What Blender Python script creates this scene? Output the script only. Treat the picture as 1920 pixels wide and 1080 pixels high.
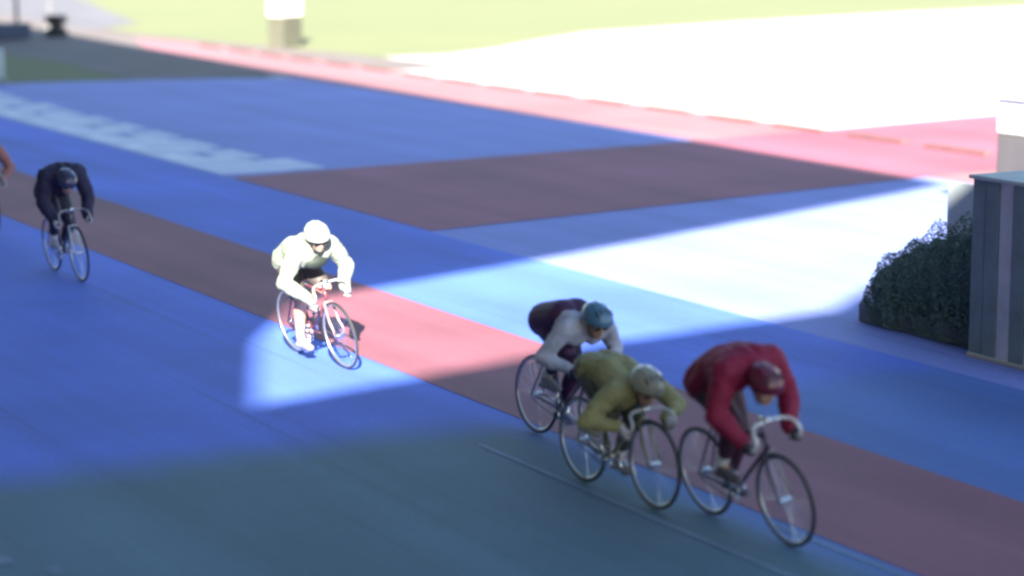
import bpy, bmesh, math, random
import numpy as np
from mathutils import Vector, Matrix

random.seed(7)
rng = np.random.default_rng(7)
scene = bpy.context.scene
for o in list(bpy.data.objects):
    bpy.data.objects.remove(o)
COL = scene.collection
R = math.radians

# ------------------------------------------------------------------ camera, sky, sun, exposure
# world: +X = direction of travel along the home straight, +Y = towards the infield, Z up, metres
CAM_H = 4.4
HEAD = R(29.0)                       # angle between the view and the track
PITCH = math.atan(710.0 / 4300.0)
cam_d = bpy.data.cameras.new("camera")
cam_d.sensor_width = 36.0
cam_d.lens = 36.0 * 4300.0 / 1920.0
cam_d.clip_start = 0.5
cam_d.clip_end = 6000.0
cam_d.dof.use_dof = True
cam_d.dof.focus_distance = 22.4
cam_d.dof.aperture_fstop = 0.6
cam = bpy.data.objects.new("camera", cam_d)
COL.objects.link(cam)
cam.location = (0, 0, CAM_H)
fwd = Vector((-math.cos(HEAD) * math.cos(PITCH), math.sin(HEAD) * math.cos(PITCH), -math.sin(PITCH)))
cam.rotation_euler = fwd.to_track_quat('-Z', 'Y').to_euler()
scene.camera = cam

SUN_EL = R(27.0)
SH = Vector((-0.88, 0.475))         # direction shadows fall on the ground
SUN_AZ = math.atan2(-SH.x, -SH.y)    # clockwise from +Y
world = bpy.data.worlds.new("World")
scene.world = world
world.use_nodes = True
wn = world.node_tree.nodes
sky = wn.new("ShaderNodeTexSky")
sky.sky_type = 'NISHITA'
sky.sun_disc = False
sky.sun_elevation = SUN_EL
sky.sun_rotation = SUN_AZ
sky.air_density = 1.2
sky.dust_density = 0.6
sky.ozone_density = 2.0
wn["Background"].inputs["Strength"].default_value = 0.052
world.node_tree.links.new(sky.outputs[0], wn["Background"].inputs["Color"])

sun_d = bpy.data.lights.new("sun", 'SUN')
sun_d.energy = 5.0
sun_d.angle = R(0.5)
sun_d.color = (1.0, 0.94, 0.80)
sun = bpy.data.objects.new("sun", sun_d)
COL.objects.link(sun)
ray = Vector((SH.x * math.cos(SUN_EL), SH.y * math.cos(SUN_EL), -math.sin(SUN_EL)))
sun.rotation_euler = ray.to_track_quat('-Z', 'Y').to_euler()
sun.location = (20, -60, 40)

scene.render.engine = 'CYCLES'
scene.cycles.max_bounces = 6
scene.cycles.filter_width = 2.8
vs = scene.view_settings
vs.view_transform = 'Standard'
vs.look = 'None'
vs.gamma = 1.0
vs.use_curve_mapping = False
vs.exposure = 2.78

# ------------------------------------------------------------------ materials
def mat(name, col, rough=0.6, var=0.0, scale=3.0, metallic=0.0, bump=0.0, bscale=60.0, coat=0.0, col2=None, detail=6.0):
    """plain painted / cloth / metal surface: noise between col and col2 (or a darker col) and fine relief"""
    m = bpy.data.materials.new(name)
    m.use_nodes = True
    nt = m.node_tree
    b = nt.nodes["Principled BSDF"]
    b.inputs["Roughness"].default_value = rough
    b.inputs["Metallic"].default_value = metallic
    b.inputs["Coat Weight"].default_value = coat
    b.inputs["Base Color"].default_value = (*col, 1)
    tc = nt.nodes.new("ShaderNodeTexCoord")
    if var > 0 or col2 is not None:
        n = nt.nodes.new("ShaderNodeTexNoise")
        n.inputs["Scale"].default_value = scale
        n.inputs["Detail"].default_value = detail
        n.inputs["Roughness"].default_value = 0.65
        nt.links.new(tc.outputs["Object"], n.inputs["Vector"])
        r = nt.nodes.new("ShaderNodeValToRGB")
        c2 = col2 if col2 is not None else tuple(c * (1 - var) for c in col)
        c1 = col if col2 is not None else tuple(min(1, c * (1 + var)) for c in col)
        r.color_ramp.elements[0].position = 0.32
        r.color_ramp.elements[1].position = 0.68
        r.color_ramp.elements[0].color = (*c2, 1)
        r.color_ramp.elements[1].color = (*c1, 1)
        nt.links.new(n.outputs["Fac"], r.inputs["Fac"])
        nt.links.new(r.outputs["Color"], b.inputs["Base Color"])
    if bump > 0:
        n2 = nt.nodes.new("ShaderNodeTexNoise")
        n2.inputs["Scale"].default_value = bscale
        n2.inputs["Detail"].default_value = 4
        nt.links.new(tc.outputs["Object"], n2.inputs["Vector"])
        bp = nt.nodes.new("ShaderNodeBump")
        bp.inputs["Strength"].default_value = bump
        bp.inputs["Distance"].default_value = 0.01
        nt.links.new(n2.outputs["Fac"], bp.inputs["Height"])
        nt.links.new(bp.outputs["Normal"], b.inputs["Normal"])
    return m

BLUE = (0.060, 0.130, 0.56)
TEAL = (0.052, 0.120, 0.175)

def road_mat(name, col, rough=0.75, teal=False, streak=0.16):
    """painted asphalt: broad fading, streaks drawn out along the track, fine grit, tyre grime"""
    m = bpy.data.materials.new(name)
    m.use_nodes = True
    nt = m.node_tree
    L = nt.links.new
    b = nt.nodes["Principled BSDF"]
    b.inputs["Roughness"].default_value = rough
    tc = nt.nodes.new("ShaderNodeTexCoord")
    mp = nt.nodes.new("ShaderNodeMapping")
    mp.inputs["Scale"].default_value = (0.05, 1.3, 1)
    L(tc.outputs["Object"], mp.inputs["Vector"])
    n1 = nt.nodes.new("ShaderNodeTexNoise"); n1.inputs["Scale"].default_value = 1.0; n1.inputs["Detail"].default_value = 7
    L(mp.outputs["Vector"], n1.inputs["Vector"])
    n2 = nt.nodes.new("ShaderNodeTexNoise"); n2.inputs["Scale"].default_value = 0.35; n2.inputs["Detail"].default_value = 5
    L(tc.outputs["Object"], n2.inputs["Vector"])
    n3 = nt.nodes.new("ShaderNodeTexNoise"); n3.inputs["Scale"].default_value = 30; n3.inputs["Detail"].default_value = 3
    L(tc.outputs["Object"], n3.inputs["Vector"])
    def ramp(n, lo, hi, a=0.3, c=0.7):
        r = nt.nodes.new("ShaderNodeMapRange")
        r.inputs["From Min"].default_value = a; r.inputs["From Max"].default_value = c
        r.inputs["To Min"].default_value = lo; r.inputs["To Max"].default_value = hi
        L(n.outputs["Fac"], r.inputs["Value"])
        return r.outputs["Result"]
    def mul(a, c):
        x = nt.nodes.new("ShaderNodeMath"); x.operation = 'MULTIPLY'
        L(a, x.inputs[0]); L(c, x.inputs[1]); return x.outputs[0]
    mp4 = nt.nodes.new("ShaderNodeMapping"); mp4.inputs["Scale"].default_value = (0.09, 9.0, 1); mp4.inputs["Rotation"].default_value = (0, 0, 0.03)
    L(tc.outputs["Object"], mp4.inputs["Vector"])
    n4 = nt.nodes.new("ShaderNodeTexNoise"); n4.inputs["Scale"].default_value = 1.0; n4.inputs["Detail"].default_value = 2
    L(mp4.outputs["Vector"], n4.inputs["Vector"])
    k0 = ramp(n4, 1.0, 0.80, 0.60, 0.74)        # thin rubber streaks along the riding line
    k = mul(mul(k0, ramp(n1, 1 - streak, 1 + streak)), mul(ramp(n2, 1 - streak, 1 + streak), ramp(n3, 0.92, 1.08)))
    base = nt.nodes.new("ShaderNodeRGB"); base.outputs[0].default_value = (*col, 1)
    colour = base.outputs[0]
    if teal:      # the outer half of the track beyond x = -17 turns a duller teal grey, with a soft uneven edge
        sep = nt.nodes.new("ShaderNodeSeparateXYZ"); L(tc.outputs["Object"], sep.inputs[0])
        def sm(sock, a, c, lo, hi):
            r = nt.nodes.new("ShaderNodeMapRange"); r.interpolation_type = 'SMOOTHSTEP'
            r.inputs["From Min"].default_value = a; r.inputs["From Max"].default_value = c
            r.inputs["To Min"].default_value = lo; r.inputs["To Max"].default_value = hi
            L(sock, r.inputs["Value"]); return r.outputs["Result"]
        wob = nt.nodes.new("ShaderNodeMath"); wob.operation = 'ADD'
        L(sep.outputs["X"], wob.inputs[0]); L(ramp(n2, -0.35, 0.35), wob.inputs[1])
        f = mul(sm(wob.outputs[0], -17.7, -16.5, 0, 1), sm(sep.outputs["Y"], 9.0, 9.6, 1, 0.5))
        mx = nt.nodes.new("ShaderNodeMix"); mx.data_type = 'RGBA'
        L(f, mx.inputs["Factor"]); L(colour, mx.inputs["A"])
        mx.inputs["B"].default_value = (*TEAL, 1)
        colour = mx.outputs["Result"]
    sc = nt.nodes.new("ShaderNodeVectorMath"); sc.operation = 'SCALE'
    L(colour, sc.inputs[0]); L(k, sc.inputs["Scale"])
    L(sc.outputs["Vector"], b.inputs["Base Color"])
    bp = nt.nodes.new("ShaderNodeBump"); bp.inputs["Strength"].default_value = 0.25; bp.inputs["Distance"].default_value = 0.004
    L(n3.outputs["Fac"], bp.inputs["Height"]); L(bp.outputs["Normal"], b.inputs["Normal"])
    return m

M = {}
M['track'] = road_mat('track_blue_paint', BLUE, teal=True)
M['apron'] = road_mat('apron_blue_paint', (0.165, 0.212, 0.53), streak=0.08)
M['red'] = road_mat('red_paint', (0.195, 0.063, 0.092))
M['edge_red_lit'] = road_mat('edge_strip_sunlit_red', (0.245, 0.108, 0.125))  # apron red made paler: sunlight put into the strip's colour
M['apron_red'] = road_mat('apron_red_paint', (0.235, 0.069, 0.108))
M['white_line'] = mat('white_road_paint', (0.095, 0.16, 0.25), 0.7, 0.25, 1.2)
M['pale_paint'] = mat('pale_blue_paint', (0.50, 0.55, 0.70), 0.7, 0.12, 0.8)
M['bright_paint'] = mat('white_letter_paint', (0.70, 0.74, 0.82), 0.7, 0.10, 0.8)
M['concrete'] = road_mat('pale_concrete', (0.50, 0.49, 0.48), 0.85)
M['far_grey'] = road_mat('far_grey', (0.105, 0.102, 0.125), 0.85)
M['path'] = road_mat('grey_asphalt', (0.120, 0.098, 0.098), 0.85)
M['grass'] = mat('dry_turf', (0.135, 0.145, 0.065), 0.95, col2=(0.115, 0.135, 0.062), scale=0.12, bump=0.5, bscale=18)
M['kerb'] = mat('kerb_block', (0.125, 0.055, 0.06), 0.8, 0.15, 5)
M['roof'] = mat('roof_sheet', (0.35, 0.36, 0.38), 0.6, 0.1, 0.5)
M['conc_dark'] = mat('stand_concrete', (0.32, 0.31, 0.30), 0.85, 0.12, 0.8)
M['steel'] = mat('painted_steel', (0.42, 0.43, 0.45), 0.5, 0.08, 3)
M['booth_dark'] = mat('booth_dark_board', (0.115, 0.160, 0.185), 0.65, 0.2, 3)
M['booth_grey'] = mat('booth_grey_board', (0.36, 0.37, 0.44), 0.6, 0.15, 3)
M['booth_pale'] = mat('booth_pale_board', (0.36, 0.41, 0.42), 0.7, 0.1, 2)
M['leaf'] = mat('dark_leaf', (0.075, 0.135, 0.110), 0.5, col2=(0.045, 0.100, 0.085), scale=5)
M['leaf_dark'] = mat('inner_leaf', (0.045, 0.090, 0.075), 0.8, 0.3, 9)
M['stem'] = mat('stem_bark', (0.08, 0.055, 0.035), 0.9, 0.2, 20)
M['planter'] = mat('planter_concrete', (0.10, 0.12, 0.15), 0.8, 0.15, 6)
M['white_panel'] = mat('white_panel', (0.72, 0.72, 0.68), 0.6, 0.05, 2)
M['olive_grey'] = mat('olive_grey_plinth', (0.062, 0.062, 0.046), 0.8, 0.12, 2)
M['cabinet'] = mat('pale_cabinet', (0.55, 0.53, 0.52), 0.6, 0.06, 2)
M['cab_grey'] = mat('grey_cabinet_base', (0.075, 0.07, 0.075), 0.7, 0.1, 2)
M['post_grey'] = mat('post_grey', (0.11, 0.11, 0.125), 0.7, 0.1, 2)
M['drum'] = mat('dark_drum', (0.010, 0.012, 0.018), 0.7, 0.2, 6)
M['cable'] = mat('grey_cable', (0.035, 0.038, 0.05), 0.6, 0.2, 20)
M['tyre'] = mat('tyre_rubber', (0.018, 0.018, 0.022), 0.7)
M['rim'] = mat('alloy_rim', (0.50, 0.51, 0.54), 0.35, metallic=0.9)
M['chrome'] = mat('chrome', (0.75, 0.75, 0.78), 0.18, metallic=1.0)
M['black_plastic'] = mat('black_plastic', (0.015, 0.015, 0.02), 0.5)
M['skin'] = mat('skin', (0.47, 0.27, 0.19), 0.5, 0.08, 8)
M['crate'] = mat('crate_blue', (0.035, 0.055, 0.105), 0.6, 0.15, 3)
M['vent'] = mat('vent_shadow', (0.03, 0.03, 0.035), 0.9)
M['lens'] = mat('dark_lens', (0.012, 0.014, 0.016), 0.12, coat=0.5)
M['eye'] = mat('eye_white', (0.7, 0.7, 0.68), 0.3)

# ------------------------------------------------------------------ object helpers
def tag(o, label=None, cat=None, group=None, kind=None):
    if label: o["label"] = label
    if cat: o["category"] = cat
    if group: o["group"] = group
    if kind: o["kind"] = kind
    return o

def link_mesh(name, me, m, parent=None, smooth=False):
    if m is not None and not me.materials:
        me.materials.append(m)
    if smooth:
        me.polygons.foreach_set("use_smooth", [True] * len(me.polygons))
    o = bpy.data.objects.new(name, me)
    COL.objects.link(o)
    if parent is not None:
        o.parent = parent
    return o

def empty(name, loc=(0, 0, 0), rot=(0, 0, 0)):
    o = bpy.data.objects.new(name, None)
    o.empty_display_size = 0.2
    o.location = loc
    o.rotation_euler = rot
    COL.objects.link(o)
    return o

def sheet(name, pts, z, m, kind=None, parent=None):
    me = bpy.data.meshes.new(name)
    me.from_pydata([(x, y, z) for x, y in pts], [], [list(range(len(pts)))])
    me.update()
    if me.polygons[0].normal.z < 0:
        me.flip_normals()
    o = link_mesh(name, me, m, parent)
    if kind: o["kind"] = kind
    return o

FOLDS = bpy.data.textures.new('folds', 'CLOUDS'); FOLDS.noise_scale = 0.085; FOLDS.noise_depth = 2

class MB:
    """collects vertices and faces of one mesh"""
    def __init__(self): self.v = []; self.f = []
    def add(self, v, f):
        n = len(self.v)
        self.v += [tuple(p) for p in v]
        self.f += [[i + n for i in q] for q in f]
        return self
    def box(self, a, b, bev=0.0):
        (x0, y0, z0), (x1, y1, z1) = a, b
        if bev <= 0:
            v = [(x, y, z) for z in (z0, z1) for y in (y0, y1) for x in (x0, x1)]
            f = [(0, 2, 3, 1), (4, 5, 7, 6), (0, 1, 5, 4), (1, 3, 7, 5), (3, 2, 6, 7), (2, 0, 4, 6)]
            return self.add(v, f)
        bm = bmesh.new()
        bmesh.ops.create_cube(bm, size=1)
        bmesh.ops.scale(bm, vec=(x1 - x0, y1 - y0, z1 - z0), verts=bm.verts)
        bmesh.ops.translate(bm, vec=((x0 + x1) / 2, (y0 + y1) / 2, (z0 + z1) / 2), verts=bm.verts)
        bmesh.ops.bevel(bm, geom=bm.edges[:], offset=bev, segments=2, affect='EDGES', profile=0.6)
        bm.verts.index_update()
        self.add([v.co[:] for v in bm.verts], [[v.index for v in f.verts] for f in bm.faces])
        bm.free()
        return self
    def tube(self, pts, r, seg=10, caps=True):
        """tube along a polyline; r a number or one per point"""
        pts = [Vector(p) for p in pts]
        rs = r if isinstance(r, (list, tuple)) else [r] * len(pts)
        n = len(self.v); prev = None
        for i, p in enumerate(pts):
            t = (pts[min(i + 1, len(pts) - 1)] - pts[max(i - 1, 0)]).normalized()
            if prev is None:
                u = t.orthogonal().normalized()
            else:
                u = (prev - t * prev.dot(t)).normalized()
            prev = u; w = t.cross(u)
            for k in range(seg):
                a = 2 * math.pi * k / seg
                self.v.append(tuple(p + (u * math.cos(a) + w * math.sin(a)) * rs[i]))
        for i in range(len(pts) - 1):
            for k in range(seg):
                a = n + i * seg + k; b = n + i * seg + (k + 1) % seg
                self.f.append([a, b, b + seg, a + seg])
        if caps:
            self.f.append([n + k for k in range(seg)][::-1])
            m = n + (len(pts) - 1) * seg
            self.f.append([m + k for k in range(seg)])
        return self
    def torus(self, Rr, r, c=(0, 0, 0), seg=48, sub=10, flat=1.0):
        """ring in the XZ plane (axis Y)"""
        n = len(self.v)
        for i in range(seg):
            a = 2 * math.pi * i / seg
            for j in range(sub):
                b = 2 * math.pi * j / sub
                rr = Rr + r * math.cos(b)
                self.v.append((c[0] + rr * math.cos(a), c[1] + r * flat * math.sin(b), c[2] + rr * math.sin(a)))
        for i in range(seg):
            for j in range(sub):
                self.f.append([n + i * sub + j, n + i * sub + (j + 1) % sub, n + ((i + 1) % seg) * sub + (j + 1) % sub, n + ((i + 1) % seg) * sub + j])
        return self
    def ell(self, c, rad, rot=None, seg=16, rings=10):
        n = len(self.v); c = Vector(c)
        M3 = rot if rot is not None else Matrix.Identity(3)
        for i in range(1, rings):
            th = math.pi * i / rings
            for k in range(seg):
                a = 2 * math.pi * k / seg
                self.v.append(tuple(c + M3 @ Vector((rad[0] * math.sin(th) * math.cos(a), rad[1] * math.sin(th) * math.sin(a), rad[2] * math.cos(th)))))
        t = len(self.v); self.v.append(tuple(c + M3 @ Vector((0, 0, rad[2])))); self.v.append(tuple(c - M3 @ Vector((0, 0, rad[2]))))
        for i in range(rings - 2):
            for k in range(seg):
                a = n + i * seg + k; b = n + i * seg + (k + 1) % seg
                self.f.append([a, a + seg, b + seg, b])
        for k in range(seg):
            self.f.append([t, n + k, n + (k + 1) % seg])
            q = n + (rings - 2) * seg
            self.f.append([t + 1, q + (k + 1) % seg, q + k])
        return self
    def cap(self, a, b, ra, rb, seg=14, rings=5):
        """tapered capsule with round ends"""
        a = Vector(a); b = Vector(b); d = b - a
        if d.length < 1e-6: return self.ell(a, (ra, ra, ra))
        t = d.normalized(); pts = []; rs = []
        for i in range(rings):
            th = (math.pi / 2) * (1 - (i + 0.15) / rings)
            pts.append(a - t * ra * math.sin(th)); rs.append(ra * math.cos(th))
        pts.append(a); rs.append(ra); pts.append(b); rs.append(rb)
        for i in range(rings - 1, -1, -1):
            th = (math.pi / 2) * (1 - (i + 0.15) / rings)
            pts.append(b + t * rb * math.sin(th)); rs.append(rb * math.cos(th))
        return self.tube(pts, rs, seg)
    def mesh(self, name):
        me = bpy.data.meshes.new(name)
        me.from_pydata(self.v, [], self.f)
        me.update()
        return me
    def build(self, name, m, parent=None, smooth=False):
        return link_mesh(name, self.mesh(name), m, parent, smooth)
    def blob(self, name, m, parent=None, voxel=0.012, smooth_it=3, wrinkle=0.0):
        """fuse everything collected into one continuous skin"""
        me = self.mesh(name)
        tmp = bpy.data.objects.new("tmp", me); COL.objects.link(tmp)
        md = tmp.modifiers.new("r", 'REMESH'); md.mode = 'VOXEL'; md.voxel_size = voxel; md.use_smooth_shade = True
        if smooth_it:
            s = tmp.modifiers.new("s", 'SMOOTH'); s.factor = 0.5; s.iterations = smooth_it
        if wrinkle:
            d = tmp.modifiers.new("w", 'DISPLACE'); d.texture = FOLDS; d.strength = wrinkle; d.mid_level = 0.5
        dg = bpy.context.evaluated_depsgraph_get()
        out = bpy.data.meshes.new_from_object(tmp.evaluated_get(dg))
        bpy.data.objects.remove(tmp); bpy.data.meshes.remove(me)
        out.name = name
        out.materials.clear()
        return link_mesh(name, out, m, parent, True)

# ------------------------------------------------------------------ ground, track, apron
Z0 = 0.0
S_ = 2500
sheet("ground", [(-S_, -S_), (S_, -S_), (S_, S_), (-S_, S_)], 0.0, M['grass'], "structure")
# pale concrete yard inside the apron, with a rounded far corner against the turf
yard = [(30, 24.0), (30, 95), (-70, 95), (-81, 75), (-78.3, 62.7), (-74.5, 50.5), (-71.3, 42.6), (-66.5, 37.2), (-64.5, 35.2), (-62.6, 32.5), (-62.3, 29.5), (-66, 27.6), (-66, 24.0)]
sheet("infield_pavement", yard, 0.004, M['concrete'], "structure")
sheet("path", [(-57.0, 20.2), (-57.0, 30.5), (-64, 30.0), (-78, 28.2), (-140, 33), (-140, 22.5), (-72, 20.5), (-64, 21)], 0.008, M['path'], "structure")
sheet("far_pavement", [(-82, 27.6), (-86, 31), (-97, 33.5), (-109, 36.5), (-160, 46), (-160, 33.5), (-140, 31.5)], 0.012, M['far_grey'], "structure")
sheet("apron", [(30, 14.2), (30, 26.0), (-55.0, 26.0), (-56.6, 22.5), (-57.4, 19), (-57.6, 14.2)], 0.012, M['apron'], "structure")
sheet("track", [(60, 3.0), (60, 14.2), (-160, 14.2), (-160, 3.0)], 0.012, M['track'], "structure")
# red coating of the apron: a strip along its inner edge and a broad crossing
sheet("apron_edge_strip", [(30, 24.4), (30, 27.95), (-60.0, 27.95), (-72, 28.1), (-76, 27.2), (-70, 25.4), (-62, 24.9), (-57, 24.4)], 0.016, M['edge_red_lit'], "structure")
sheet("apron_crossing", [(-28.0, 14.25), (-35.3, 14.25), (-36.6, 23.6), (-37.3, 28.0), (-38.6, 34.5), (-31.2, 34.5), (-30.2, 26.6)], 0.020, M['apron_red'], "structure")
# markings on the track
sheet("sprinters_band", [(60, 9.55), (60, 11.45), (-160, 11.45), (-160, 9.55)], 0.016, M['red'], "structure")
sheet("lane_line", [(60, 8.80), (60, 8.86), (-16.4, 8.80), (-16.4, 8.75)], 0.016, M['white_line'], "structure")
sheet("lane_line", [(60, 9.42), (60, 9.47), (-13.2, 9.47), (-13.2, 9.42)], 0.016, M['white_line'], "structure")
for k, (x, y, w, d) in enumerate([(-15.05, 4.22, 0.22, 0.14), (-14.62, 4.50, 0.2, 0.09)]):
    sheet("paint_mark", [(x, y), (x + w, y), (x + w, y + d), (x, y + d)], 0.016, M['white_line'], "structure")

# unreadable painted lettering lying along the inner edge of the track
let = empty("painted_lettering", (-46, 15.1, 0.016))
tag(let, kind="structure")
def stroke(x0, x1, y0, y1, m, z, sk=0.0):
    sheet("paint_stroke", [(x0 + 46, y0 - 15.1), (x1 + 46, y0 - 15.1 + sk), (x1 + 46, y1 - 15.1 + sk), (x0 + 46, y1 - 15.1)], z, m, None, let)
stroke(-62.5, -35.8, 14.28, 15.6, M['pale_paint'], 0.0)
xs = -38.0
stroke(-37.6, -35.9, 15.62, 16.25, M['pale_paint'], 0.0)
k = 0
while xs > -61:
    w = 1.35 + 0.5 * random.random()
    stroke(xs - w, xs, 15.62, 15.95 + 0.2 * random.random(), M['pale_paint'], 0.0)           # top bar of a character
    stroke(xs - 0.35, xs - 0.05, 14.5, 15.5, M['bright_paint'], 0.004)                        # upright
    stroke(xs - w * 0.8, xs - 0.45, 14.45, 14.72, M['bright_paint'], 0.004)                   # foot bar
    if k % 3 != 1:
        stroke(xs - w * 0.85, xs - 0.5, 15.05, 15.30, M['apron'], 0.004)   # gap showing the ground coat
    else:
        stroke(xs - w, xs - w + 0.3, 14.9, 15.75, M['bright_paint'], 0.004, 0.06)
    xs -= w + 0.45; k += 1

# low kerb of separate blocks along the inner side of the red strip
kerb = empty("block_kerb", (-45, 27.5, 0.016))
tag(kerb, "low kerb of spaced reddish blocks along the pink strip's far edge", "kerb")
kb = MB().box((-0.85, -0.09, 0), (0.85, 0.09, 0.07), 0.02).mesh("kerb_block")
for i in range(17):
    o = link_mesh("kerb_block", kb, M['kerb'], kerb)
    o.location = (-24.5 + i * 2.45 + 0.1 * random.uniform(-1, 1), 0.02 * random.uniform(-1, 1), 0)
    o.rotation_euler.z = R(random.uniform(-1, 1))

# ------------------------------------------------------------------ grandstand behind the camera: its roof shades the track
RH = 20.0
sft = SH * (RH / math.tan(SUN_EL))
def up(p): return (p[0] - sft.x, p[1] - sft.y)
stand = empty("grandstand", (-24, -12, 0))
tag(stand, "roofed concrete grandstand along the outside of the track", "grandstand")
def slab(name, gpts, z0, z1, m):
    """slab whose shadow falls on the ground outline gpts"""
    P = [up(p) for p in gpts]
    n = len(P)
    mb = MB()
    v = [(x + 24, y + 12, z0) for x, y in P] + [(x + 24, y + 12, z1) for x, y in P]
    f = [list(range(n))[::-1], [n + i for i in range(n)]] + [[i, (i + 1) % n, n + (i + 1) % n, n + i] for i in range(n)]
    o = mb.add(v, f).build(name, m, stand)
    return o
slab("roof", [(-125, -6), (-125, 28.0), (-70, 25.5), (-28.95, 24.0), (-28.4, 22.9), (-25.0, 14.2), (-23.6, 10.3), (-21.6, 8.98), (-21.6, -6)], RH, RH + 0.05, M['roof'])
slab("roof", [(-21.57, -6), (-21.57, 8.96), (-18.65, 7.72), (-19.7, 12.0), (-20.15, 15.2), (-21.2, 16.6), (-23.4, 24.3), (25, 24.3), (25, -6)], RH, RH + 0.05, M['roof'])
MB().box((-75, -13.2, 0), (75, -12.7, RH)).build("back_wall", M['conc_dark'], stand)
for i in range(6):
    MB().box((-75, -12.5 + i * 1.6, 0), (75, -10.92 + i * 1.6, 3.4 - 0.55 * i)).build("terrace_step", M['conc_dark'], stand)
for i in range(12):
    MB().tube([(-70 + i * 12.6, -4.6, 0), (-70 + i * 12.6, -4.6, RH)], 0.18, 12).build("column", M['steel'], stand)

# ------------------------------------------------------------------ things standing inside the track
def board_booth():
    b = empty("judges_booth", (-17.40, 14.84, 0.012))
    tag(b, "flat topped hut of dark and grey vertical boards at the right edge", "hut")
    MB().box((0.02, 0.03, 0.05), (1.58, 1.5, 1.76)).build("core", M['booth_dark'], b)
    seq = ['booth_dark', 'booth_dark', 'booth_grey', 'booth_dark', 'booth_grey', 'booth_grey', 'booth_dark', 'booth_grey']
    for i, s in enumerate(seq):
        MB().box((i * 0.2 + 0.006, -0.012 - 0.008 * (i % 2), 0.02), (i * 0.2 + 0.194, 0.03, 1.78), 0.006).build("board", M[s], b)
    for i in range(7):
        MB().box((1.58, 0.04 + i * 0.21, 0.02), (1.606 + 0.006 * (i % 2), 0.24 + i * 0.21, 1.78), 0.006).build("board", M[seq[i]], b)
    MB().box((-0.03, -0.05, 1.78), (1.66, 1.56, 1.82), 0.012).build("roof", M['booth_pale'], b)
    MB().box((-0.01, -0.03, 0.0), (1.62, 1.52, 0.05), 0.01).build("plinth", M['conc_dark'], b)
board_booth()

def pale_board():
    b = empty("notice_board", (-19.02, 15.86, 0.012))
    tag(b, "pale grey upright board beside the dark hut", "board")
    MB().box((0, 0, 0.35), (0.62, 0.04, 1.53), 0.01).build("panel", M['booth_pale'], b)
    for x in (0.06, 0.56):
        MB().tube([(x, 0.07, 0), (x, 0.07, 1.5)], 0.03, 10).build("post", M['steel'], b)
pale_board()

def shrub():
    """clipped evergreen in a low planter, rising towards the hut: leaf faces through the outer shell, stems inside"""
    o = empty("clipped_shrub", (-19.60, 15.02, 0.016))
    tag(o, "dark green clipped shrub in a low planter beside the hut", "shrub")
    Lx, Ly = 2.12, 0.74
    MB().box((0.10, 0.06, 0), (Lx - 0.02, Ly - 0.06, 0.20), 0.015).build("planter", M['planter'], o)
    g = np.random.default_rng(3)
    def top(a): return 0.42 + 0.80 * (1 - (1 - min(1, a * 1.2)) ** 2.0)
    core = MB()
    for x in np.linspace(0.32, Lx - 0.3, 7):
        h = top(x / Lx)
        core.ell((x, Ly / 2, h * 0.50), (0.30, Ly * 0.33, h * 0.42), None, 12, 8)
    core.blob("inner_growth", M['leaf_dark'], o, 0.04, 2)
    st = MB()
    for x in np.linspace(0.25, Lx - 0.2, 9):
        st.tube([(x, Ly / 2, 0.15), (x + g.uniform(-.1, .1), Ly / 2 + g.uniform(-.1, .1), 0.7 * top(x / Lx))], [0.018, 0.008], 6)
    st.build("stem", M['stem'], o)
    n = 15000
    v = np.zeros((n * 4, 3)); c = 0
    while c < n:
        a, w, t = g.random(), g.random(), g.random()
        x = a * Lx; h = top(a)
        ex = min(1, min(a / 0.16, (1 - a) / 0.07))
        H_ = h * (1 - (1 - ex) ** 2.4)
        # sample the shell of a rounded section
        th = g.uniform(-0.15, math.pi + 0.15)
        lump = 1 + 0.07 * math.sin(x * 7 + th * 3) + 0.05 * math.sin(x * 15 - th * 5)
        rr = (1 - 0.22 * t * t) * lump
        cy, sy = math.cos(th), math.sin(th)
        sq = 1 / max(abs(cy), abs(sy)) ** 0.55
        p = np.array([x, Ly / 2 + 0.5 * Ly * cy * rr * sq * (0.55 + 0.45 * ex), max(0.05, 0.10 + (H_ - 0.10) * max(-0.1, sy) * rr * min(1.1, sq))])
        if g.random() < 0.25: p[2] = g.uniform(0.15, max(0.2, p[2]))
        nrm = np.array([g.normal() * .6, cy + g.normal() * .6, sy + g.normal() * .6]); nrm /= np.linalg.norm(nrm)
        u = np.cross(nrm, g.normal(size=3)); u /= np.linalg.norm(u); q = np.cross(nrm, u)
        L_ = g.uniform(0.028, 0.05); W_ = L_ * 0.45
        v[c * 4:c * 4 + 4] = [p - u * L_ * .5, p + q * W_ * .5, p + u * L_ * .5 + nrm * 0.006, p - q * W_ * .5]
        c += 1
    f = [[4 * i, 4 * i + 1, 4 * i + 2, 4 * i + 3] for i in range(n)]
    fo = MB().add(v.tolist(), f).build("foliage", M['leaf'], o)
    fo["kind"] = "stuff"
shrub()

def cabinet():
    c = empty("equipment_cabinet", (-25.0, 21.7, 0.016))
    tag(c, "pale cabinet standing in the sun beyond the hut's roof", "cabinet")
    MB().box((0, 0, 1.27), (1.0, 0.9, 1.75), 0.015).build("body", M['cabinet'], c)
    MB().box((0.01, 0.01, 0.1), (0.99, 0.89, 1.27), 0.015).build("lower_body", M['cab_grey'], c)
    MB().box((-0.05, -0.06, 1.75), (1.05, 0.95, 1.82), 0.015).build("lid", M['cabinet'], c)
    MB().box((0.02, 0.02, 0), (0.98, 0.88, 0.1)).build("plinth", M['conc_dark'], c)
    MB().box((0.06, -0.02, 0.2), (0.94, 0.008, 1.2), 0.006).build("door", M['cab_grey'], c)
cabinet()

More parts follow.
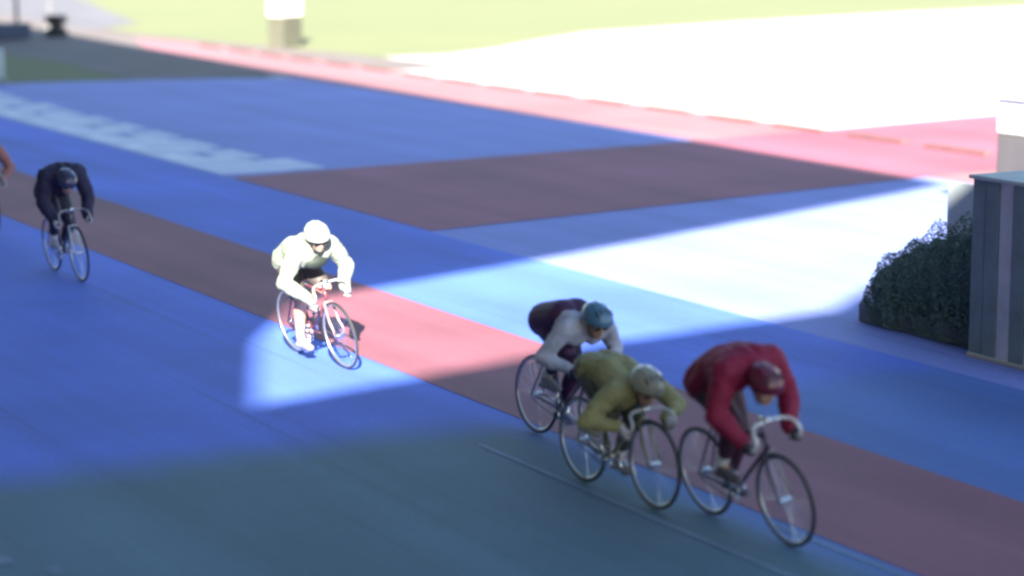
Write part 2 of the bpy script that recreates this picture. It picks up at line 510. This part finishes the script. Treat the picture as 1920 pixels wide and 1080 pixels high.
def sign_pillar():
    s = empty("sign_pillar", (-68.7, 29.7, 0.0))
    s.rotation_euler.z = R(-58)
    tag(s, "olive grey plinth carrying a blank white panel on the turf", "sign")
    MB().box((-0.52, -0.3, 0), (0.52, 0.3, 1.02), 0.02).build("plinth", M['olive_grey'], s)
    MB().box((-0.58, -0.26, 1.02), (0.58, 0.26, 2.3), 0.02).build("panel", M['white_panel'], s)
sign_pillar()

def cable_drum():
    d = empty("cable_drum", (-78.4, 25.2, 0.012))
    tag(d, "dark cable drum on end at the sunlit edge, upper left", "drum")
    for z in (0.0, 0.46):
        mb = MB().tube([(0, 0, z), (0, 0, z + 0.03), (0, 0, z + 0.24), (0, 0, z + 0.27)], [0.35, 0.38, 0.38, 0.35], 28)
        mb.build("flange", M['drum'], d)
    MB().tube([(0, 0, 0.27), (0, 0, 0.46)], 0.24, 24).build("cable_core", M['cable'], d)
cable_drum()

def crate():
    c = empty("equipment_crate", (-77.3, 23.0, 0.012)); c.rotation_euler.z = R(-70)
    tag(c, "low dark blue crate in the shade at the far left edge", "crate")
    MB().box((-0.85, -0.35, 0.04), (0.85, 0.35, 0.46), 0.02).build("box", M['crate'], c)
    MB().box((-0.88, -0.38, 0.46), (0.88, 0.38, 0.54), 0.02).build("lid", M['crate'], c)
    for x in (-0.6, 0.6):
        MB().box((x - 0.08, -0.3, 0), (x + 0.08, 0.3, 0.04)).build("runner", M['crate'], c)
        MB().box((x - 0.05, -0.385, 0.38), (x + 0.05, -0.35, 0.50), 0.006).build("latch", M['steel'], c)
crate()
for (x, y, h, lab) in [(-81.4, 24.7, 1.25, "pale upright post left of the dark cable drum"), (-83.5, 26.6, 1.0, "pale post just behind the dark cable drum")]:
    p = empty("barrier_post", (x, y, 0.012))
    tag(p, lab, "post", "pale posts by the cable drum")
    MB().tube([(0, 0, 0.04), (0, 0, h)], 0.07, 14).build("shaft", M['post_grey'], p)
    MB().tube([(0, 0, 0), (0, 0, 0.04)], 0.2, 18).build("base", M['steel'], p)
    MB().ell((0, 0, h), (0.07, 0.07, 0.05)).build("top", M['post_grey'], p, True)

mk = empty("marker_board", (-58.15, 17.1, 0.004)); mk.rotation_euler.z = R(-58)
tag(mk, "small pale marker board at the far left edge beside shaded turf", "board")
MB().box((-0.22, -0.04, 0.08), (0.22, 0.04, 0.85), 0.012).build("panel", M['booth_pale'], mk)
for x in (-0.16, 0.16):
    MB().box((x - 0.03, -0.15, 0), (x + 0.03, 0.15, 0.08), 0.01).build("foot", M['steel'], mk)

# ------------------------------------------------------------------ bicycles
WR = 0.335
BB = Vector((0, 0, 0.285)); RA = Vector((-0.39, 0, WR)); FA = Vector((0.585, 0, WR))
def wheel_meshes():
    hub = MB().tube([(0, -0.05, 0), (0, -0.03, 0), (0, 0.03, 0), (0, 0.05, 0)], [0.018, 0.022, 0.022, 0.018], 12)
    for i in range(32):
        a = 2 * math.pi * i / 32
        s = 0.026 if i % 2 else -0.026
        b = a + (0.35 if (i // 2) % 2 else -0.35)
        hub.tube([(0.02 * math.cos(b), s, 0.02 * math.sin(b)), (0.305 * math.cos(a), 0, 0.305 * math.sin(a))], 0.0011, 4, False)
    rim = MB().torus(0.308, 0.013, flat=0.75, sub=8)
    tyre = MB().torus(0.3245, 0.0115, sub=10)
    return hub.mesh("wheel"), rim.mesh("rim"), tyre.mesh("tyre")
WH = wheel_meshes()

def bar_pts(s, hz):
    """drop bar half: centre, tops, hook, drop (hz = height of the drop)"""
    t = hz + 0.155
    P = [(0.475, 0, t), (0.477, s * 0.05, t), (0.485, s * 0.11, t - 0.002), (0.510, s * 0.155, t - 0.012), (0.548, s * 0.178, t - 0.030),
         (0.580, s * 0.186, t - 0.062), (0.590, s * 0.190, t - 0.100), (0.572, s * 0.193, t - 0.138), (0.530, s * 0.195, hz + 0.004), (0.47, s * 0.196, hz), (0.42, s * 0.197, hz)]
    return P

def bicycle(loc, yaw, lean, label, frame_c, bar_c, tape_c, crank, hz=0.70, fork_c=None, rim_m=None):
    b = empty("bicycle", loc, (lean, 0, yaw))
    tag(b, label, "bicycle", "racing bicycles of the pack")
    fm = mat("frame_paint", frame_c, 0.3, coat=0.6)
    fk = mat("fork_paint", fork_c or frame_c, 0.3, coat=0.6)
    bm_ = mat("bar_metal", bar_c, 0.3, metallic=0.3)
    tp = mat("bar_tape", tape_c, 0.7)
    HT1 = Vector((0.405, 0, 0.79)); HT0 = Vector((0.445, 0, 0.675)); ST = Vector((-0.175, 0, 0.80))
    mb = MB()
    mb.tube([BB, ST], 0.0155, 12)                      # seat tube
    mb.tube([ST + Vector((0.01, 0, -0.03)), HT1 + Vector((0.006, 0, -0.025))], 0.0145, 12)   # top tube
    mb.tube([BB, HT0 + Vector((-0.003, 0, 0.02))], 0.0165, 12)    # down tube
    mb.tube([HT0, HT1], 0.019, 12)
    for s in (-1, 1):
        mb.tube([BB + Vector((-0.03, s * 0.02, 0)), RA + Vector((0.1, s * 0.045, -0.01)), RA + Vector((0, s * 0.057, 0))], 0.010, 8)
        mb.tube([ST + Vector((0, s * 0.015, -0.03)), RA + Vector((0, s * 0.057, 0))], 0.008, 8)
    mb.tube([BB + Vector((0, -0.035, 0)), BB + Vector((0, 0.035, 0))], 0.022, 14)
    mb.build("frame", fm, b, True)
    fo = MB()
    crown = HT0 + Vector((0.006, 0, -0.02))
    fo.tube([crown + Vector((0, -0.045, 0)), crown + Vector((0, 0.045, 0))], 0.014, 10)
    for s in (-1, 1):
        fo.tube([crown + Vector((0, s * 0.042, 0)), crown + Vector((0.06, s * 0.05, -0.18)), FA + Vector((-0.01, s * 0.055, 0.06)), FA + Vector((0, s * 0.055, 0))], [0.015, 0.013, 0.010, 0.009], 10)
    fo.build("fork", fk, b, True)
    for ax in (RA, FA):
        w = link_mesh("wheel", WH[0], M['chrome'], b); w.location = ax
        link_mesh("rim", WH[1], M['rim'], w, True)
        link_mesh("tyre", WH[2], M['tyre'], w, True)
    t = hz + 0.155
    MB().tube([(0.398, 0, 0.785), (0.39, 0, t + 0.01)], 0.014, 10).tube([(0.39, 0, t), (0.475, 0, t)], 0.015, 10).tube([(0.475, -0.03, t), (0.475, 0.03, t)], 0.02, 12).build("stem", M['chrome'], b, True)
    hb = MB().tube(bar_pts(-1, hz)[::-1] + bar_pts(1, hz)[1:], 0.0125, 10).build("handlebar", bm_, b, True)
    for s in (-1, 1):
        MB().tube(bar_pts(s, hz)[7:], 0.0165, 10).build("grip_tape", tp, hb, True)
        MB().ell(bar_pts(s, hz)[-1], (0.012, 0.018, 0.018)).build("end_plug", bm_, hb, True)
    MB().tube([ST, (-0.202, 0, 0.895)], 0.0135, 10).build("seatpost", M['chrome'], b, True)
    sd = MB()
    sd.ell((-0.27, 0, 0.905), (0.085, 0.07, 0.025)); sd.cap((-0.25, 0, 0.908), (-0.06, 0, 0.903), 0.035, 0.018)
    sd.blob("saddle", M['black_plastic'], b, 0.008, 2)
    cr = MB().torus(0.092, 0.004, (0, -0.045, BB.z), 40, 6)
    ca, sa = math.cos(crank), math.sin(crank)
    for i in range(5):
        a = crank + i * 2 * math.pi / 5
        cr.tube([(0, -0.045, BB.z), (0.09 * math.cos(a), -0.045, BB.z + 0.09 * math.sin(a))], 0.007, 6)
    for s, q in ((-1, 1), (1, -1)):
        cr.tube([(0, s * 0.06, BB.z), (q * 0.165 * ca, s * 0.07, BB.z + q * 0.165 * sa)], [0.015, 0.010], 8)
    cr.build("crankset", M['chrome'], b, True)
    for s, q in ((-1, 1), (1, -1)):
        px, pz = q * 0.165 * ca, BB.z + q * 0.165 * sa
        MB().box((px - 0.035, s * 0.075 if s > 0 else s * 0.145, pz - 0.010), (px + 0.035, s * 0.145 if s > 0 else s * 0.075, pz + 0.010), 0.004).build("pedal", M['chrome'], b)
    ch = MB()
    for dz0, dz1 in ((0.092, 0.032), (-0.092, -0.032)):
        ch.tube([(0.0, -0.045, BB.z + dz0), (RA.x, -0.045, RA.z + dz1)], 0.004, 6)
    ch.build("chain", M['black_plastic'], b)
    return b

# ------------------------------------------------------------------ riders
def ik(a, b, l1, l2, pole):
    a = Vector(a); b = Vector(b); d = b - a; L = min(d.length, (l1 + l2) * 0.999)
    t = d.normalized()
    x = (l1 * l1 - l2 * l2 + L * L) / (2 * L)
    h = math.sqrt(max(0, l1 * l1 - x * x))
    p = Vector(pole); p = (p - t * p.dot(t)).normalized()
    return a + t * x + p * h

def rider(loc, yaw, lean, label, jersey, helmet, shorts, glove, shoe, crank, hz=0.70, sz=1.13, head=(0.14, 0.0, 0.13), pitch=0.35, turn=0.0, elbow=0.8, sock=(0.6, 0.6, 0.6), lens=True, tights=False, bulk=0.0, chest=None, waist=0.55, sleeve=None, hipz=1.0):
    root = empty("person", loc, (lean, 0, yaw))
    tag(root, label, "person", "cyclists of the pack")
    mj = mat("jersey_cloth", jersey, 0.75, 0.10, 9, bump=0.5, bscale=14)
    ms = mat("shorts_cloth", shorts, 0.6, 0.12, 8)
    mh = mat("helmet_shell", helmet, 0.3, coat=0.4)
    mg = mat("glove_cloth", glove, 0.7, 0.1, 20)
    mo = mat("shoe_leather", shoe, 0.5, 0.08, 12)
    mk_ = mat("sock_cloth", sock, 0.85, 0.08, 20)
    pel = Vector((-0.15, 0, hipz + 0.02))
    sx = pel.x + math.sqrt(0.50 ** 2 - (sz - pel.z) ** 2)
    sho = Vector((sx, 0, sz))
    mid = (pel + sho) / 2 + Vector((-0.02, 0, 0.055))
    neck0 = sho + Vector((0.02, 0, 0.035))
    hc = sho + Vector(head)
    rot = Matrix.Rotation(turn, 3, 'Z') @ Matrix.Rotation(pitch, 3, 'Y')       # +pitch looks down
    def hp(x, y, z): return hc + rot @ Vector((x, y, z))
    arms = []
    for s in (-1, 1):
        sh = sho + Vector((0, s * 0.195, 0.0))
        hand = Vector((0.50, s * 0.196, hz + 0.0))
        wr = hand + Vector((-0.055, s * 0.012, 0.052))
        el = ik(sh, wr, 0.30, 0.265, (-0.45, s * elbow, -0.25))
        arms.append((s, sh, el, wr, hand))
    legs = []
    ca, sa = math.cos(crank), math.sin(crank)
    for s, q in ((-1, 1), (1, -1)):
        ped = Vector((q * 0.165 * ca, s * 0.108, BB.z + q * 0.165 * sa))
        ank = ped + Vector((-0.125, 0, 0.115)); ball = ped + Vector((0.0, 0, 0.042)); toe = ped + Vector((0.075, 0, 0.035)); heel = ank + Vector((-0.04, 0, -0.07))
        hip = Vector((-0.13, s * 0.085, hipz))
        kn = ik(hip, ank, 0.43, 0.42, (1, s * 0.06, 0.3))
        legs.append((s, hip, kn, ank, ball, toe, heel))
    def torso(mb, e):
        for s in (-1, 1):
            o = Vector((0, s, 0))
            mb.cap(pel + o * 0.065, mid + o * 0.055, 0.120 + e, 0.112 + e)
            mb.cap(mid + o * 0.055, sho + o * 0.085 + Vector((-0.05, 0, -0.02)), 0.112 + e, 0.118 + e)
            mb.cap(sho + o * 0.09 + Vector((-0.01, 0, 0.005)), sho + o * 0.185, 0.085 + e, 0.074 + e)
        mb.cap(sho + Vector((-0.06, 0, 0.03)), neck0 + (hc - neck0) * 0.25, 0.075 + e, 0.062 + e)
    def arm(mb, a, e, fore=True):
        s, sh, el, wr, hand = a
        mb.cap(sh, sh.lerp(el, 0.45), 0.070 + e, 0.062 + e); mb.cap(sh.lerp(el, 0.45), el, 0.062 + e, 0.048 + e)
        if fore:
            mb.cap(el, el.lerp(wr, 0.35), 0.048 + e, 0.050 + e); mb.cap(el.lerp(wr, 0.35), wr, 0.050 + e, 0.032 + e)
    def thigh(mb, l, e, t=1.0):
        s, hip, kn = l[:3]
        mb.cap(hip + Vector((0, 0, -0.01)), hip.lerp(kn, 0.4), 0.102 + e, 0.096 + e)
        mb.cap(hip.lerp(kn, 0.4), hip.lerp(kn, t), 0.096 + e, (0.096 + (0.064 - 0.096) * (t - 0.4) / 0.6) + e)
    # --- body: one continuous skin
    mb = MB()
    torso(mb, 0)
    mb.cap(neck0 + Vector((-0.01, 0, 0.0)), hp(-0.03, 0, -0.05), 0.060, 0.056)
    mb.ell(hp(-0.005, 0, 0.03), (0.100, 0.078, 0.100), rot)
    mb.ell(hp(0.022, 0, -0.045), (0.070, 0.060, 0.075), rot)
    mb.ell(hp(0.058, 0, -0.085), (0.030, 0.034, 0.026), rot)                     # chin
    mb.cap(hp(0.088, 0, 0.0), hp(0.104, 0, -0.030), 0.009, 0.014)                # nose
    for s in (-1, 1):
        mb.ell(hp(-0.005, s * 0.078, -0.01), (0.022, 0.012, 0.032), rot)         # ears
        mb.ell(hp(0.070, s * 0.033, 0.022), (0.022, 0.026, 0.010), rot)          # brow
        mb.ell(hp(0.060, s * 0.042, -0.026), (0.028, 0.024, 0.022), rot)         # cheek
    mb.ell(hp(0.083, 0, -0.060), (0.012, 0.024, 0.006), rot); mb.ell(hp(0.081, 0, -0.071), (0.012, 0.020, 0.007), rot)   # lips
    for a in arms:
        arm(mb, a, 0); mb.cap(a[3], a[4] + Vector((0, a[0] * 0.012, 0.022)), 0.028, 0.026)
    for l in legs:
        s, hip, kn, ank, ball, toe, heel = l
        thigh(mb, l, 0)
        mb.cap(kn, kn.lerp(ank, 0.3) + Vector((-0.018, 0, 0)), 0.062, 0.066)
        mb.cap(kn.lerp(ank, 0.3) + Vector((-0.018, 0, 0)), ank, 0.066, 0.036)
        mb.cap(ank, ball, 0.032, 0.030); mb.cap(heel, toe, 0.028, 0.024)
    mb.blob("body", M['skin'], root, 0.0115, 2)
    # --- clothing
    j = MB(); torso(j, 0.016 + bulk)
    for a in arms: arm(j, a, 0.014 + bulk * 0.7)
    j.blob("jersey", mj, root, 0.012, 3, 0.03)
    if chest is not None:       # dark ellipsoid standing in for the shadow under the chest
        MB().ell(sho + Vector((0.02, 0, -0.115)), (0.085, 0.135, 0.075)).build("chest_shade", mat("chest_shade_dark", chest, 0.7, 0.1, 9), root, True)
    if sleeve is not None:
        msl = mat("sleeve_cloth", sleeve, 0.75, 0.1, 9)
        for a in arms:
            c = MB(); arm(c, a, 0.022); c.blob("sleeve", msl, root, 0.012, 2, 0.02)
    st = MB()
    for s in (-1, 1):
        st.cap(pel + Vector((-0.005, s * 0.066, -0.005)), pel.lerp(mid, waist) + Vector((0, s * 0.06, -0.015 if waist < 0.6 else 0.0)), 0.138 if waist < 0.6 else 0.152, 0.120 if waist < 0.6 else 0.146)
    for l in legs:
        thigh(st, l, 0.012, 1.0 if tights else 0.78)
        if tights:
            kn, ank = l[2], l[3]
            st.cap(kn, kn.lerp(ank, 0.3) + Vector((-0.018, 0, 0)), 0.074, 0.076)
            st.cap(kn.lerp(ank, 0.3) + Vector((-0.018, 0, 0)), kn.lerp(ank, 0.72), 0.076, 0.054)
    st.blob("shorts", ms, root, 0.012, 3)
    for a in arms:
        s, sh, el, wr, hand = a
        g = MB()
        g.cap(wr + (el - wr).normalized() * 0.035, wr, 0.036, 0.036)
        g.cap(wr, hand + Vector((0.0, s * 0.014, 0.030)), 0.035, 0.030)
        g.ell(hand + Vector((-0.005, s * 0.020, 0.022)), (0.046, 0.026, 0.022))
        for i, (fx, k) in enumerate(((-0.036, 0.85), (-0.012, 0.97), (0.012, 1.0), (0.036, 0.92))):
            P = []
            for ang in (75, 10, -60, -60 - 75 * k):
                t = R(ang)
                P.append(hand + Vector((fx + 0.004 * (ang < 0), s * 0.028 * math.cos(t), 0.028 * math.sin(t))))
            for p, q in zip(P, P[1:]): g.cap(p, q, 0.0105, 0.0095, 8, 3)
        tb = [hand + Vector((-0.03, s * 0.0, 0.034)), hand + Vector((0.012, -s * 0.020, 0.026)), hand + Vector((0.042, -s * 0.028, 0.008))]
        for p, q in zip(tb, tb[1:]): g.cap(p, q, 0.012, 0.0105, 8, 3)
        g.blob("glove", mg, root, 0.006, 1)
    for l in legs:
        s, hip, kn, ank, ball, toe, heel = l
        c = MB().cap(kn.lerp(ank, 0.66) + Vector((-0.006, 0, 0)), ank, 0.054, 0.044).blob("sock", mk_, root, 0.009, 2)
        c = MB()
        c.cap(ank + Vector((0, 0, -0.02)), ball, 0.042, 0.036); c.cap(heel, ball + Vector((0, 0, -0.002)), 0.037, 0.034); c.cap(ball, toe, 0.036, 0.029)
        for y in (-0.012, 0.012): c.cap(heel + Vector((0, y, -0.004)), toe + Vector((-0.01, y * 0.9, -0.003)), 0.033, 0.026)
        sh_ = c.blob("shoe", mo, root, 0.008, 2)
        MB().tube([ball + Vector((-0.03, -0.04, -0.02)), ball + Vector((-0.032, -0.03, 0.022)), ball + Vector((-0.034, 0, 0.038)), ball + Vector((-0.032, 0.03, 0.022)), ball + Vector((-0.03, 0.04, -0.02))], 0.006, 6).build("toe_strap", M['black_plastic'], sh_, True)
    # --- helmet: rounded shell open below, with raised ribs
    bm = bmesh.new()
    bmesh.ops.create_uvsphere(bm, u_segments=40, v_segments=24, radius=1.0)
    for v in bm.verts:
        p = v.co
        rib = 1.0 + 0.022 * math.cos(p.y * 16) * max(0, p.z) ** 0.5
        p.x *= 0.155 * rib * (1.05 if p.x < 0 else 1.0); p.y *= 0.122 * rib; p.z *= 0.132 * rib
    bmesh.ops.bisect_plane(bm, geom=bm.verts[:] + bm.edges[:] + bm.faces[:], plane_co=(0.0, 0, -0.012), plane_no=(0.16, 0, -1), clear_outer=True)
    bmesh.ops.solidify(bm, geom=bm.faces[:], thickness=0.016)
    for v in bm.verts:
        v.co = hc + rot @ (v.co + Vector((-0.008, 0, 0.042)))
    me = bpy.data.meshes.new("helmet"); bm.to_mesh(me); bm.free()
    hel = link_mesh("helmet", me, mh, root, True)
    for y in (-0.070, -0.036, 0.0, 0.036, 0.070):       # dark ovals painting the shade of vent slots between the ribs
        zt = 0.042 + 0.136 * math.sqrt(max(0, 1 - (0.070 / 0.160) ** 2 - (y / 0.126) ** 2))
        MB().ell(hp(0.060, y, zt - 0.006), (0.034, 0.0075, 0.010), rot @ Matrix.Rotation(0.42, 3, 'Y'), 10, 6).build("vent", M['vent'], hel, True)
    stp = MB()
    for s in (-1, 1):
        stp.tube([hp(0.01, s * 0.10, 0.04), hp(0.02, s * 0.080, -0.04), hp(0.035, s * 0.05, -0.10), hp(0.045, 0, -0.118)], 0.006, 6)
    stp.build("chin_strap", M['black_plastic'], hel, True)
    if lens:
        lb = MB()
        for s in (-1, 1):
            lb.ell(hp(0.088, s * 0.036, 0.004), (0.010, 0.034, 0.022), rot)
            lb.tube([hp(0.085, s * 0.064, 0.008), hp(0.04, s * 0.083, 0.008), hp(0.0, s * 0.084, 0.006)], 0.004, 6)
        lb.tube([hp(0.098, -0.02, 0.008), hp(0.098, 0.02, 0.008)], 0.004, 6)
        lb.build("sunglasses", M['lens'], root, True)
    else:
        for s in (-1, 1):
            MB().ell(hp(0.083, s * 0.032, 0.0), (0.008, 0.015, 0.008), rot).build("eye", M['eye'], root, True)
    return root

def cyclist(front, yaw, lean, blabel, plabel, bk, rd):
    """front: where the front wheel meets the ground"""
    c, s = math.cos(yaw), math.sin(yaw)
    loc = (front[0] - FA.x * c, front[1] - FA.x * s, 0.0175)
    bicycle(loc, yaw, lean, blabel, **bk)
    rider(loc, yaw, lean, plabel, **rd)

cyclist((-12.62, 9.22), R(1), R(9),
        "dark bicycle with bright wheels under the rider in red",
        "cyclist in a red jersey leading the pack, head tucked low",
        dict(frame_c=(0.045, 0.03, 0.06), fork_c=(0.06, 0.05, 0.08), bar_c=(0.7, 0.7, 0.72), tape_c=(0.5, 0.5, 0.52), crank=R(40), hz=0.74),
        dict(bulk=0.022, jersey=(0.20, 0.003, 0.038), helmet=(0.11, 0.006, 0.03), shorts=(0.05, 0.012, 0.03), glove=(0.03, 0.03, 0.05), shoe=(0.10, 0.09, 0.12), crank=R(40), hz=0.74, sz=1.27, head=(0.19, -0.02, -0.12), pitch=0.55, elbow=0.75, lens=False, hipz=1.07, tights=True))
cyclist((-13.92, 8.93), R(2), R(2),
        "bicycle with a yellowish frame between two others",
        "cyclist in a dull yellow jersey bent very low behind the red rider",
        dict(frame_c=(0.16, 0.16, 0.10), bar_c=(0.5, 0.5, 0.52), tape_c=(0.35, 0.35, 0.35), crank=R(110), hz=0.58),
        dict(jersey=(0.23, 0.22, 0.10), helmet=(0.26, 0.26, 0.20), shorts=(0.06, 0.062, 0.05), glove=(0.42, 0.40, 0.42), shoe=(0.35, 0.35, 0.38), crank=R(110), hz=0.58, sz=0.86, head=(0.15, 0.0, 0.03), pitch=0.5, elbow=1.0, hipz=0.92, tights=True))
cyclist((-15.55, 9.45), R(3), R(0),
        "dark blue bicycle under the rider with pale sleeves",
        "cyclist with a blue helmet, pale lilac sleeves and maroon shorts",
        dict(frame_c=(0.05, 0.07, 0.14), bar_c=(0.4, 0.4, 0.45), tape_c=(0.03, 0.03, 0.05), crank=R(75), hz=0.66),
        dict(jersey=(0.40, 0.40, 0.48), waist=1.15, helmet=(0.06, 0.155, 0.26), shorts=(0.050, 0.012, 0.055), glove=(0.03, 0.02, 0.05), shoe=(0.2, 0.2, 0.26), crank=R(75), hz=0.66, sz=1.02, head=(0.15, 0.0, 0.06), pitch=0.45, elbow=0.5, tights=True))
cyclist((-19.82, 9.15), R(4), R(10.5),
        "pink framed bicycle in the patch of sunlight",
        "cyclist in white jersey and white helmet riding through the sunlit patch",
        dict(frame_c=(0.12, 0.035, 0.05), fork_c=(0.20, 0.13, 0.15), bar_c=(0.3, 0.3, 0.3), tape_c=(0.10, 0.10, 0.12), crank=R(-70), hz=0.70),
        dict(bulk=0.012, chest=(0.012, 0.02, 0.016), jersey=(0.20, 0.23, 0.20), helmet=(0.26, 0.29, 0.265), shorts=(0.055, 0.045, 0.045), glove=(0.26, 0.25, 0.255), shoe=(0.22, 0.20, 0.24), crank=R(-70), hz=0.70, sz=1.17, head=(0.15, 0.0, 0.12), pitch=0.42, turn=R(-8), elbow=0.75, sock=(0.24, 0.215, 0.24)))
cyclist((-26.15, 8.62), R(1), R(5),
        "bicycle with a white fork under the navy rider",
        "cyclist in navy jersey and dark blue helmet behind the white one",
        dict(frame_c=(0.05, 0.04, 0.09), fork_c=(0.5, 0.55, 0.6), bar_c=(0.3, 0.3, 0.33), tape_c=(0.04, 0.04, 0.05), crank=R(20), hz=0.70),
        dict(bulk=0.028, jersey=(0.014, 0.012, 0.045), helmet=(0.03, 0.033, 0.09), shorts=(0.025, 0.020, 0.05), glove=(0.45, 0.42, 0.46), shoe=(0.45, 0.47, 0.60), crank=R(20), hz=0.70, sz=1.26, head=(0.20, -0.02, -0.08), pitch=0.6, elbow=0.9, tights=True))
cyclist((-30.3, 8.76), R(1), R(0),
        "last bicycle, cut off by the left edge of the picture",
        "cyclist in a dull orange jersey cut off by the left edge",
        dict(frame_c=(0.10, 0.08, 0.08), bar_c=(0.4, 0.4, 0.4), tape_c=(0.1, 0.1, 0.1), crank=R(60), hz=0.70),
        dict(jersey=(0.30, 0.13, 0.12), helmet=(0.30, 0.13, 0.12), shorts=(0.03, 0.03, 0.05), glove=(0.45, 0.42, 0.46), shoe=(0.3, 0.3, 0.3), crank=R(60), hz=0.70, sz=1.15, pitch=0.4, elbow=0.9, tights=True))

# parts carry no category or label of their own
for o in bpy.data.objects:
    if o.parent is not None:
        for k in ("category", "group"):
            if k in o: del o[k]
